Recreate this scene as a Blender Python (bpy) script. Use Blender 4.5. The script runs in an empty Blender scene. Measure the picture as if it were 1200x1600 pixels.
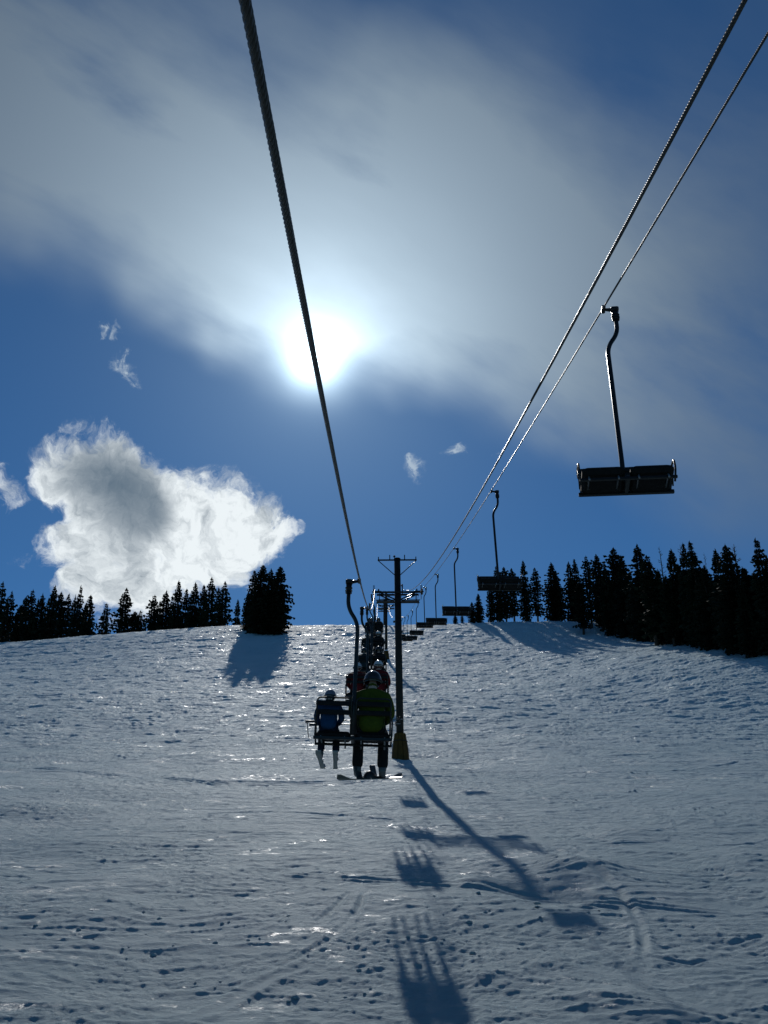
import bpy, math, random
import numpy as np
from mathutils import Vector, Matrix

# ------------------------------------------------------------------ camera, light, exposure
S = bpy.context.scene
C = S.collection
R = math.radians
PITCH, YAW, F = R(25.0), R(0.3), 1600.0
CAMZ = 6.3                                   # eye above the ground datum
cam_d = bpy.data.cameras.new('camera')
cam_d.sensor_fit = 'VERTICAL'; cam_d.sensor_height = 24.0; cam_d.sensor_width = 18.0
cam_d.lens = 24.0; cam_d.clip_start = 0.05; cam_d.clip_end = 5000
cam = bpy.data.objects.new('camera', cam_d); C.objects.link(cam)
cam.location = (0, 0, CAMZ); cam.rotation_euler = (R(90) + PITCH, 0, -YAW)
S.camera = cam

def pix_dir(px, py):
    """world direction (x right, y uphill, z up) of a pixel of the 1200x1600 photograph"""
    u = (px - 600) / F; v = -(py - 800) / F
    fw = Vector((math.sin(YAW) * math.cos(PITCH), math.cos(YAW) * math.cos(PITCH), math.sin(PITCH)))
    r = Vector((math.cos(YAW), -math.sin(YAW), 0)); up = r.cross(fw)
    return (fw + r * u + up * v)

SUN = pix_dir(492, 560).normalized()
SUN_EL = math.asin(SUN.z); SUN_AZ = math.atan2(SUN.x, SUN.y)
sun_d = bpy.data.lights.new('sun', 'SUN'); sun_d.energy = 3.5; sun_d.angle = R(0.5); sun_d.color = (1.0, 0.97, 0.92)
sun = bpy.data.objects.new('sun', sun_d); C.objects.link(sun)
sun.rotation_euler = SUN.to_track_quat('Z', 'Y').to_euler()
S.view_settings.view_transform = 'Standard'; S.view_settings.look = 'None'
S.view_settings.exposure = -0.40; S.view_settings.gamma = 1; S.view_settings.use_curve_mapping = False

# ------------------------------------------------------------------ world: clear sky, veil of high cloud, cumulus
W = bpy.data.worlds.new('World'); S.world = W; W.use_nodes = True
nt = W.node_tree; nt.nodes.clear(); L = nt.links

def nd(t, **k):
    n = nt.nodes.new(t)
    for a, b in k.items(): setattr(n, a, b)
    return n
def lk(a, b): L.new(a, b)
def setin(sock, v):
    if isinstance(v, (int, float, tuple, list)): sock.default_value = v
    else: lk(v, sock)
def mth(op, a, b=None, c=None, clamp=False):
    n = nd('ShaderNodeMath', operation=op, use_clamp=clamp)
    setin(n.inputs[0], a)
    if b is not None: setin(n.inputs[1], b)
    if c is not None: setin(n.inputs[2], c)
    return n.outputs[0]
def vmt(op, a, b=None):
    n = nd('ShaderNodeVectorMath', operation=op)
    setin(n.inputs[0], a)
    if b is not None: setin(n.inputs[1], b)
    return n.outputs['Value'] if op in ('DOT_PRODUCT', 'DISTANCE', 'LENGTH') else n.outputs[0]
def rng(v, a, b, c=0.0, d=1.0, kind='SMOOTHSTEP'):
    n = nd('ShaderNodeMapRange', interpolation_type=kind)
    setin(n.inputs[0], v)
    for i, q in enumerate((a, b, c, d)): setin(n.inputs[i + 1], q)
    return n.outputs[0]
def noise(vec, scale, detail=6, rough=0.55, dist=0.0, col=False):
    n = nd('ShaderNodeTexNoise'); lk(vec, n.inputs['Vector'])
    n.inputs['Scale'].default_value = scale; n.inputs['Detail'].default_value = detail
    n.inputs['Roughness'].default_value = rough; n.inputs['Distortion'].default_value = dist
    return n.outputs['Color'] if col else n.outputs['Fac']
def mix(f, a, b):
    n = nd('ShaderNodeMix', data_type='RGBA')
    setin(n.inputs[0], f); setin(n.inputs[6], a); setin(n.inputs[7], b)
    return n.outputs[2]
def scl(v, s):
    n = nd('ShaderNodeVectorMath', operation='SCALE'); setin(n.inputs[0], v); setin(n.inputs[3], s)
    return n.outputs[0]

SKY_STRENGTH = 0.06
sky = nd('ShaderNodeTexSky'); sky.sky_type = 'NISHITA'; sky.sun_disc = False
sky.sun_elevation = SUN_EL; sky.sun_rotation = SUN_AZ
sky.altitude = 2200; sky.air_density = 0.85; sky.dust_density = 0.12; sky.ozone_density = 3.0
K = 1.0 / SKY_STRENGTH                       # cloud radiances below are given in picture units
tc = nd('ShaderNodeTexCoord'); V0 = vmt('NORMALIZE', tc.outputs['Generated'])
sunang = mth('ARCCOSINE', mth('MINIMUM', vmt('DOT_PRODUCT', V0, tuple(SUN)), 1.0))   # radians

def warp(vec, scale, amp, detail=4):
    n = noise(vec, scale, detail, 0.6, col=True)
    return vmt('ADD', vec, scl(vmt('SUBTRACT', n, (0.5, 0.5, 0.5)), amp))
def blobs(vec, lst, soft=0.9):
    tot = None
    for (px, py, r, w) in lst:
        d = pix_dir(px, py).normalized(); rr = r / F
        b = rng(vmt('DISTANCE', vec, tuple(d)), rr * (1 - soft), rr * (1 + soft * .6), w, 0.0)
        tot = b if tot is None else mth('ADD', tot, b)
    return tot

# high veil: broad streaky sheet crossing the sky through the sun
Vw = warp(V0, 2.6, 0.20)
A = pix_dir(-200, -60).normalized(); B = pix_dir(1000, 620).normalized()
N = A.cross(B).normalized()
along = (B - A).normalized()
side = N.cross(along).normalized()
comb = nd('ShaderNodeCombineXYZ')
lk(mth('MULTIPLY', vmt('DOT_PRODUCT', V0, tuple(along)), 1.1), comb.inputs[0])
lk(mth('MULTIPLY', vmt('DOT_PRODUCT', V0, tuple(N)), 3.0), comb.inputs[1])
lk(mth('MULTIPLY', vmt('DOT_PRODUCT', V0, tuple(side)), 1.6), comb.inputs[2])
streak = noise(comb.outputs[0], 2.7, 7, 0.5, 0.25)
fine = noise(comb.outputs[0], 8.0, 6, 0.55, 0.2)
veilb = blobs(Vw, [(-200, 20, 230, .8), (20, 110, 170, .62), (170, 215, 165, .72), (310, 330, 140, .85), (430, 420, 120, .9), (545, 455, 110, .9), (570, 400, 180, .7), (710, 430, 180, .95),
                   (860, 480, 180, .7), (700, 280, 190, .45), (520, 240, 170, .42), (980, 540, 160, .38), (1100, 620, 150, .22), (1020, 330, 210, .20), (330, 50, 150, .22), (820, 130, 200, .10), (1280, 640, 200, .25),
                   (1700, 300, 400, .4), (-800, 0, 420, .5)], 0.9)
veil = mth('MULTIPLY', veilb, rng(streak, 0.30, 0.66, 0.42, 1.25))
veil = mth('ADD', veil, mth('MULTIPLY', mth('SUBTRACT', fine, 0.5), mth('MULTIPLY', veilb, 1.3)))
overhead = mth('MULTIPLY', rng(noise(V0, 1.9, 6, 0.55), 0.42, 0.75), 0.35)      # thin cloud over the rest of the sky
outside = rng(vmt('DOT_PRODUCT', V0, tuple(pix_dir(600, 600).normalized())), 0.93, 0.75)
veil = mth('ADD', veil, mth('MULTIPLY', overhead, outside))
veil = mth('MAXIMUM', mth('MINIMUM', veil, 1.0), 0.0)
veila = mth('SUBTRACT', 1.0, mth('EXPONENT', mth('MULTIPLY', veil, -1.55)))

# forward scattering of the sunlight: the veil brightens towards the sun
ex = lambda k, a: mth('MULTIPLY', mth('EXPONENT', mth('MULTIPLY', sunang, -1.0 / k)), a)
uneven = mth('ADD', 0.1, mth('MULTIPLY', noise(comb.outputs[0], 5.0, 6, 0.55, 0.3), 1.9))
fwd = mth('ADD', mth('ADD', ex(0.20, 1.06), mth('MULTIPLY', ex(0.055, 0.95), uneven)), 0.075)
cs = nd('ShaderNodeCombineXYZ')
lk(mth('MULTIPLY', fwd, 0.87), cs.inputs[0]); lk(mth('MULTIPLY', fwd, 1.07), cs.inputs[1]); lk(mth('MULTIPLY', fwd, 1.20), cs.inputs[2])
veilc = vmt('ADD', cs.outputs[0], (0.02, 0.045, 0.085))
aur = mth('ADD', ex(0.0120, 8.5), ex(0.11, 0.26))
ca = nd('ShaderNodeCombineXYZ')
lk(mth('MULTIPLY', aur, 0.80), ca.inputs[0]); lk(mth('MULTIPLY', aur, 1.02), ca.inputs[1]); lk(mth('MULTIPLY', aur, 1.12), ca.inputs[2])

# cumulus
Vc = warp(warp(V0, 7.0, 0.075), 24.0, 0.055, 8)
cum = blobs(Vc, [(x_ + 10, y_ + 20, r_ * .97, w_) for x_, y_, r_, w_ in [(120, 715, 62, 1), (88, 735, 30, .7), (165, 725, 60, 1), (215, 735, 52, 1), (250, 775, 58, 1), (180, 790, 70, 1), (110, 830, 52, .9),
                 (150, 865, 78, 1), (230, 860, 80, 1), (310, 790, 72, 1), (375, 800, 56, 1), (420, 810, 34, .8), (452, 812, 22, .5), (300, 860, 50, .7),
                 (190, 915, 60, .7), (120, 900, 40, .5), (245, 915, 40, .5), (2, 752, 26, .9), (-45, 725, 45, .9), (30, 845, 22, .38), (360, 880, 22, .4), (478, 850, 16, .4),
                 (-330, 820, 120, 1), (-420, 780, 90, 1), (1500, 760, 100, .8), (1590, 790, 90, .8)]], 0.75)
cn = noise(Vc, 12.0, 10, 0.66)
cd = mth('ADD', cum, mth('MULTIPLY', mth('SUBTRACT', cn, 0.56), 4.6))
wis = blobs(Vc, [(178, 532, 13, .5), (195, 575, 18, .7), (207, 605, 14, .6), (150, 515, 12, .5), (655, 731, 17, .7), (710, 712, 15, .8), (757, 717, 13, .6), (650, 757, 8, .3), (235, 556, 8, .3)], 0.9)
wd = mth('MULTIPLY', wis, rng(noise(Vc, 34.0, 7, 0.65), 0.38, 0.60, 0.3, 3.0))
cala = mth('MULTIPLY', rng(cd, 0.05, 1.15), rng(cum, 0.02, 0.15))
wa = mth('MULTIPLY', rng(wd, 0.08, 1.5), 0.55)
core = blobs(warp(V0, 9.0, 0.03), [(150, 760, 50, .75), (212, 785, 50, .85), (240, 812, 34, .5), (110, 735, 36, .35), (190, 740, 50, .5), (170, 850, 70, .22), (215, 870, 50, .15), (18, 765, 18, .2), (-380, 800, 90, .8), (1540, 780, 80, .8)], 0.9)
thick = mth('MULTIPLY', core, rng(noise(Vc, 9.0, 5, 0.55), 0.3, 0.7, 0.75, 1.15))
tow = (SUN - pix_dir(220, 810).normalized()).normalized()
Vs = vmt('ADD', Vc, tuple(tow * 0.014))
puff = mth('MULTIPLY', mth('SUBTRACT', noise(Vc, 15.0, 9, 0.62), noise(Vs, 15.0, 9, 0.62)), 2.6)
puff = mth('ADD', puff, mth('MULTIPLY', mth('SUBTRACT', noise(Vc, 34.0, 6, 0.6), noise(vmt('ADD', Vc, tuple(tow * 0.006)), 34.0, 6, 0.6)), 1.2))
puff = mth('ADD', puff, mth('MULTIPLY', mth('SUBTRACT', noise(Vc, 9.0, 4, 0.5), 0.55), 0.9))
lit = mth('MULTIPLY', mth('EXPONENT', mth('MULTIPLY', thick, -1.7)), mth('ADD', 0.98, puff), None, True)
ccol = mix(lit, (0.115, 0.185, 0.265, 1), (1.12, 1.20, 1.24, 1))

clear = vmt('MULTIPLY', sky.outputs[0], (0.48, 1.03, 1.36))
m1 = mix(veila, clear, scl(veilc, K))
m1 = vmt('ADD', m1, scl(ca.outputs[0], K))
m2 = mix(wa, m1, scl((0.85, 0.98, 1.05), K))
m3 = mix(cala, m2, scl(ccol, K))
bg = nd('ShaderNodeBackground'); bg.inputs['Strength'].default_value = SKY_STRENGTH
out = nd('ShaderNodeOutputWorld')
lk(m3, bg.inputs[0]); lk(bg.outputs[0], out.inputs[0])

# ------------------------------------------------------------------ materials
def mat(name, col, rough=0.6, metal=0.0, spec=0.5, var=0.15, scale=6.0, bump=0.0, bscale=40.0):
    m = bpy.data.materials.new(name); m.use_nodes = True
    t = m.node_tree; b = t.nodes['Principled BSDF']
    b.inputs['Roughness'].default_value = rough; b.inputs['Metallic'].default_value = metal
    b.inputs['Specular IOR Level'].default_value = spec
    tcn = t.nodes.new('ShaderNodeTexCoord'); n = t.nodes.new('ShaderNodeTexNoise')
    n.inputs['Scale'].default_value = scale; n.inputs['Detail'].default_value = 5
    t.links.new(tcn.outputs['Object'], n.inputs['Vector'])
    r = t.nodes.new('ShaderNodeValToRGB'); e = r.color_ramp.elements
    e[0].position = .3; e[1].position = .7
    e[0].color = tuple(max(0, c * (1 - var)) for c in col) + (1,)
    e[1].color = tuple(min(1, c * (1 + var)) for c in col) + (1,)
    t.links.new(n.outputs['Fac'], r.inputs[0]); t.links.new(r.outputs[0], b.inputs['Base Color'])
    if bump:
        n2 = t.nodes.new('ShaderNodeTexNoise'); n2.inputs['Scale'].default_value = bscale; n2.inputs['Detail'].default_value = 4
        t.links.new(tcn.outputs['Object'], n2.inputs['Vector'])
        bp = t.nodes.new('ShaderNodeBump'); bp.inputs['Strength'].default_value = bump; bp.inputs['Distance'].default_value = .02
        t.links.new(n2.outputs['Fac'], bp.inputs['Height']); t.links.new(bp.outputs[0], b.inputs['Normal'])
    return m
M = dict(
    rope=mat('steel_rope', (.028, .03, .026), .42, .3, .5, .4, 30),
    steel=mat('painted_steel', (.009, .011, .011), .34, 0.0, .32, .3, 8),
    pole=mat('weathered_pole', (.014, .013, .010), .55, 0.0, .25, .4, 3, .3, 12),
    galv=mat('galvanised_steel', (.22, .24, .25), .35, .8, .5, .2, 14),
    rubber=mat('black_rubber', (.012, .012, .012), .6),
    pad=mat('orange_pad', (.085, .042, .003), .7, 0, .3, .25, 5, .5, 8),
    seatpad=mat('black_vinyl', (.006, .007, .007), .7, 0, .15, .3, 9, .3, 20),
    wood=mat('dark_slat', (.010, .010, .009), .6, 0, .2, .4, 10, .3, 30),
    bark=mat('bark', (.055, .045, .035), .9, 0, .2, .4, 5, .6, 10),
    needle=mat('needles', (.012, .022, .012), .8, 0, .15, .45, .9),
    needle2=mat('needles_brownish', (.017, .022, .013), .8, 0, .15, .45, .9),
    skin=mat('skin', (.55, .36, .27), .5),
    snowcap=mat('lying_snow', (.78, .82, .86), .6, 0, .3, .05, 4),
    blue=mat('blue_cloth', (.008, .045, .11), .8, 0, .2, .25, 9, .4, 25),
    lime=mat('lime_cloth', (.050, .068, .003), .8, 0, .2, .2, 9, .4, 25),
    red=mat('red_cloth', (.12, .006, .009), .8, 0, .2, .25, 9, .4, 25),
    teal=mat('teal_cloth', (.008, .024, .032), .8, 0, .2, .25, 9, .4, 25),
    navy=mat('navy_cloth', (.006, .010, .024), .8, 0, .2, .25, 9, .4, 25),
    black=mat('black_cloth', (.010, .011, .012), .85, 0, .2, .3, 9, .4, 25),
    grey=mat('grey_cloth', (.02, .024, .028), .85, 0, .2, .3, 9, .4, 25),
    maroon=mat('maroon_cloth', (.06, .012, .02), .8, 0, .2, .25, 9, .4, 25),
    hel_grey=mat('helmet_grey', (.13, .14, .18), .25, 0, .6, .1),
    hel_black=mat('helmet_black', (.016, .016, .018), .12, 0, .6, .1),
    hel_white=mat('helmet_white', (.55, .56, .56), .2, 0, .6, .05),
    boot=mat('boot_grey', (.09, .10, .10), .45, 0, .5, .2),
    bootd=mat('boot_dark', (.02, .02, .022), .5, 0, .5, .2),
    skib=mat('ski_base', (.24, .26, .25), .45, 0, .4, .15, 12),
    skid=mat('ski_dark', (.03, .032, .04), .35, 0, .5, .2, 12),
    board=mat('board_base', (.025, .042, .033), .4, 0, .5, .4, 10),
    white=mat('white_print', (.5, .52, .52), .6, 0, .3, .05),
    lens=mat('goggle_lens', (.02, .03, .05), .08, .3),
)

# ------------------------------------------------------------------ mesh helpers
class MB:
    def __init__(s): s.v = []; s.f = []; s.sm = []
    def add(s, vs, fs, smooth=False):
        o = len(s.v); s.v += [tuple(p) for p in vs]
        s.f += [tuple(i + o for i in f) for f in fs]; s.sm += [smooth] * len(fs); return s
    def box(s, c, d, rot=None, bev=0.0):
        hx, hy, hz = d[0] / 2, d[1] / 2, d[2] / 2
        mtx = rot if rot is not None else Matrix.Identity(3)
        c = Vector(c)
        if bev <= 0:
            vs = [c + mtx @ Vector((x * hx, y * hy, z * hz)) for z in (-1, 1) for y in (-1, 1) for x in (-1, 1)]
            return s.add(vs, [(0, 2, 3, 1), (4, 5, 7, 6), (0, 1, 5, 4), (2, 6, 7, 3), (0, 4, 6, 2), (1, 3, 7, 5)])
        b = min(bev, hx * .9, hy * .9, hz * .9); vs = []; fs = []
        oct_ = [(-hx + b, -hy), (hx - b, -hy), (hx, -hy + b), (hx, hy - b), (hx - b, hy), (-hx + b, hy), (-hx, hy - b), (-hx, -hy + b)]
        def ring(z, k): return [(x * k1, y * k2, z) for x, y in oct_ for k1, k2 in [((hx - k) / hx, (hy - k) / hy)]]
        for z, k in ((-hz, b), (-hz + b, 0), (hz - b, 0), (hz, b)): vs += [c + mtx @ Vector(p) for p in ring(z, k)]
        for r in range(3):
            for i in range(8):
                j = (i + 1) % 8; fs.append((r * 8 + i, r * 8 + j, r * 8 + 8 + j, r * 8 + 8 + i))
        fs.append(tuple(range(7, -1, -1))); fs.append(tuple(range(24, 32)))
        return s.add(vs, fs, False)
    def tube(s, pts, r, n=8, closed=False):
        pts = [Vector(p) for p in pts]; m = len(pts)
        rs = r if isinstance(r, (list, tuple)) else [r] * m
        vs = []; ref = None
        for i, p in enumerate(pts):
            if closed: t = pts[(i + 1) % m] - pts[i - 1]
            else: t = pts[min(i + 1, m - 1)] - pts[max(i - 1, 0)]
            t.normalize()
            if ref is None:
                a = Vector((0, 0, 1)) if abs(t.z) < .9 else Vector((1, 0, 0)); ref = t.cross(a).normalized()
            ref = (ref - t * ref.dot(t)).normalized(); q = t.cross(ref)
            for k in range(n):
                a = 2 * math.pi * k / n; vs.append(p + (ref * math.cos(a) + q * math.sin(a)) * rs[i])
        fs = []
        for i in range(m if closed else m - 1):
            j = (i + 1) % m
            for k in range(n):
                l = (k + 1) % n; fs.append((i * n + k, i * n + l, j * n + l, j * n + k))
        s.add(vs, fs, True)
        if not closed:
            o = len(s.v) - len(vs)
            s.f += [tuple(o + k for k in range(n - 1, -1, -1)), tuple(o + (m - 1) * n + k for k in range(n))]; s.sm += [False, False]
        return s
    def disc(s, c, axis, r, h, n=16):
        a = Vector(axis).normalized() * h / 2; c = Vector(c); return s.tube([c - a, c + a], r, n)
    def ball(s, c, r, nu=12, nv=8, sc=(1, 1, 1), zmin=-1.0):
        vs = []; fs = []
        t0 = math.acos(-zmin) if zmin > -1 else math.pi
        t0 = math.acos(max(-1, zmin))
        for i in range(nv + 1):
            t = t0 * i / nv
            for k in range(nu):
                a = 2 * math.pi * k / nu
                vs.append((c[0] + r * sc[0] * math.sin(t) * math.cos(a), c[1] + r * sc[1] * math.sin(t) * math.sin(a), c[2] + r * sc[2] * math.cos(t)))
        for i in range(nv):
            for k in range(nu):
                l = (k + 1) % nu; fs.append((i * nu + k, (i + 1) * nu + k, (i + 1) * nu + l, i * nu + l))
        return s.add(vs, fs, True)
    def mesh(s, name, m):
        me = bpy.data.meshes.new(name); me.from_pydata(s.v, [], s.f); me.materials.append(m)
        me.polygons.foreach_set('use_smooth', s.sm); me.update(); return me
    def build(s, name, m, parent=None, loc=None):
        o = bpy.data.objects.new(name, s.mesh(name, m)); C.objects.link(o)
        if parent is not None: o.parent = parent
        if loc: o.location = loc
        return o

def tag(o, label=None, cat=None, group=None, kind=None):
    if label: o['label'] = label
    if cat: o['category'] = cat
    if group: o['group'] = group
    if kind: o['kind'] = kind
    return o
def empty(name, loc=(0, 0, 0), rot=(0, 0, 0)):
    o = bpy.data.objects.new(name, None); C.objects.link(o); o.empty_display_size = .2
    o.location = loc; o.rotation_euler = rot; return o
def copy_tree(o, parent=None):
    c = o.copy(); C.objects.link(c); c.parent = parent
    for ch in [q for q in KIDS.get(o.name, [])]: copy_tree(ch, c)
    return c
KIDS = {}
def freeze(o):
    """remember children once, so copying stays quick"""
    for q in list(bpy.data.objects):
        if q.parent is not None: KIDS.setdefault(q.parent.name, [])
    for q in o.children_recursive:
        if q not in KIDS.get(q.parent.name, []): KIDS.setdefault(q.parent.name, []).append(q)

def ordinal(n):
    w = ['', 'first', 'second', 'third', 'fourth', 'fifth', 'sixth', 'seventh', 'eighth', 'ninth', 'tenth', 'eleventh', 'twelfth', 'thirteenth', 'fourteenth',
         'fifteenth', 'sixteenth', 'seventeenth', 'eighteenth', 'nineteenth', 'twentieth']
    if n <= 20: return w[n]
    return {2: 'twenty-', 3: 'thirty-', 4: 'forty-'}[n // 10] + w[n % 10] if n % 10 else {3: 'thirtieth', 4: 'fortieth'}[n // 10]

# ------------------------------------------------------------------ terrain
rs = np.random.RandomState(7)
PERM = rs.permutation(512)
GR = rs.uniform(0, 2 * np.pi, 512)
def pnoise(x, y, seed=0):
    xi = np.floor(x).astype(np.int64); yi = np.floor(y).astype(np.int64); xf = x - xi; yf = y - yi
    def g(i, j, dx, dy):
        h = PERM[(PERM[(i + seed * 37) & 511] + j) & 511]; a = GR[h]; return np.cos(a) * dx + np.sin(a) * dy
    u = xf * xf * xf * (xf * (xf * 6 - 15) + 10); v = yf * yf * yf * (yf * (yf * 6 - 15) + 10)
    a = g(xi, yi, xf, yf); b = g(xi + 1, yi, xf - 1, yf); c = g(xi, yi + 1, xf, yf - 1); d = g(xi + 1, yi + 1, xf - 1, yf - 1)
    return (a + (b - a) * u + ((c + (d - c) * u) - (a + (b - a) * u)) * v) * 1.5
def fbm(x, y, o=4, seed=0, gain=.5):
    t = 0; a = 1
    for i in range(o): t = t + a * pnoise(x * 2 ** i, y * 2 ** i, seed + i); a *= gain
    return t
def sstep(x, a, b):
    t = np.clip((x - a) / (b - a), 0, 1); return t * t * (3 - 2 * t)

_pd = np.array([-120, -60, 0, 30, 66.5, 95, 120, 150, 175, 200, 215, 226, 236, 262, 330, 520, 900], float)
_pz = np.array([-38, -22, -6.3, 2.6, 13.6, 22.6, 31.3, 42.6, 52.4, 64.0, 72.0, 77.2, 78.4, 77, 66, 20, -60], float)
_fd = np.arange(-140, 920, .5); _fz = np.interp(_fd, _pd, _pz)
_k = np.exp(-.5 * (np.arange(-36, 37) / 11.0) ** 2); _k /= _k.sum()
_fz = np.convolve(np.pad(_fz, 36, mode='edge'), _k, 'valid')
def H(x, d):
    """smooth ground height (world z)"""
    x = np.asarray(x, float); d = np.asarray(d, float)
    z = np.interp(d, _fd, _fz)
    z = z - 4.6 * sstep(-x, 28, 95) * sstep(d, 60, 215) - 9 * sstep(-x, 90, 300) * sstep(d, 60, 215)
    z = z + 5.0 * sstep(x, 14, 58) * sstep(d, 70, 140) * (1 - sstep(d, 150, 215)) + 0.9 * np.exp(-((x - 38) / 22) ** 2) * sstep(d, 150, 215)
    z = z - 2.5 * sstep(x, 60, 200) * sstep(d, 60, 215)
    z = z + .5 * fbm(x / 34, d / 40, 2, 3) * sstep(np.abs(d - 66.5) + np.abs(x - 1.3), 6, 20) * (1 - .6 * sstep(d, 170, 200) * (1 - sstep(d, 240, 260)))
    return z + CAMZ
def hit(px, py, d0=12, d1=225):
    v = pix_dir(px, py); d = np.arange(d0, d1, .25); x = v.x / v.y * d; z = CAMZ + v.z / v.y * d
    below = np.where(H(x, d) >= z)[0]
    i = below[0] if len(below) else len(d) - 1
    return Vector((x[i], d[i], float(H(x[i], d[i]))))

def detail(x, d):
    """relief of the skied snow, metres"""
    wx = x + .9 * pnoise(x / 3.3, d / 3.3, 50); wd = d + .6 * pnoise(x / 3.9, d / 2.6, 51)
    rough = sstep(fbm(x / 4.2, d / 6.5, 3, 11), -.15, .30)                     # chopped against scraped-smooth patches
    far = sstep(d, 40, 110)
    rough = rough * (1 - .6 * far) + .6 * far
    z = .14 * pnoise(x / 7.5, d / 6.0, 20) + .05 * pnoise(x / 2.7, d / 2.2, 21)
    skew = wx + .35 * wd * pnoise(x / 11, d / 11, 52)
    z += (.024 + .036 * far) * fbm(skew / 1.5, wd / .62, 4, 23, .6) * (.45 + .55 * rough)         # scuffs running across the fall line
    rid = np.clip(1 - np.abs(fbm(skew / 3.4, wd / 1.15, 3, 29)) * 2.6, 0, 1)
    z += .038 * rid ** 2 * (.5 + .5 * (1 - rough))
    z += (.020 + .006 * far) * (.4 + .6 * rough) * fbm(x / .30, d / .27, 4, 31, .6)
    z += .014 * sstep(rough, .3, .9) * np.clip(fbm(x / .15, d / .15, 2, 41) - .30, 0, .3)
    z += (.003 + .003 * rough) * fbm(x / .12, d / .11, 2, 47)
    for ang, se, amp in ((.62, 71, .016), (-.50, 75, .013), (1.05, 79, .009)):                # criss-crossing skid marks
        ca, sa = math.cos(ang), math.sin(ang); u = wx * ca + wd * sa; v = -wx * sa + wd * ca
        z += amp * sstep(pnoise(x / 5.0, d / 5.0, se + 2), -.35, .35) * fbm(u / 3.4, v / .30, 3, se, .6)
    z += far * (.13 * fbm(x / 2.6, d / 1.5, 4, 61, .6) + .10 * fbm(x / 7.0, d / 3.2, 2, 66))
    return z

def groove(x, d, pts, depth, w):
    """cut one track along a polyline into the sheet"""
    out = np.zeros_like(x); best = np.full_like(x, 9.0)
    for (x0, d0), (x1, d1) in zip(pts[:-1], pts[1:]):
        bx, bd = x1 - x0, d1 - d0; L2 = bx * bx + bd * bd
        m = (x > min(x0, x1) - 1) & (x < max(x0, x1) + 1) & (d > min(d0, d1) - 1) & (d < max(d0, d1) + 1)
        if not m.any(): continue
        t = np.clip(((x[m] - x0) * bx + (d[m] - d0) * bd) / L2, 0, 1)
        best[m] = np.minimum(best[m], np.hypot(x[m] - x0 - t * bx, d[m] - d0 - t * bd))
    m = best < 4 * w
    b = best[m] / w
    out[m] = -depth * np.exp(-b * b) + depth * .6 * np.exp(-((b - 1.8) / .7) ** 2)
    (xa, da), (xb, db) = pts[0], pts[-1]
    tp = sstep(np.minimum(np.hypot(x - xa, d - da), np.hypot(x - xb, d - db)), 0, 1.1) * (.35 + .65 * sstep(pnoise(x / 1.7, d / 1.7, 83), -.3, .3))
    return out * tp, np.exp(-(best / (1.7 * w)) ** 2) * tp

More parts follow.
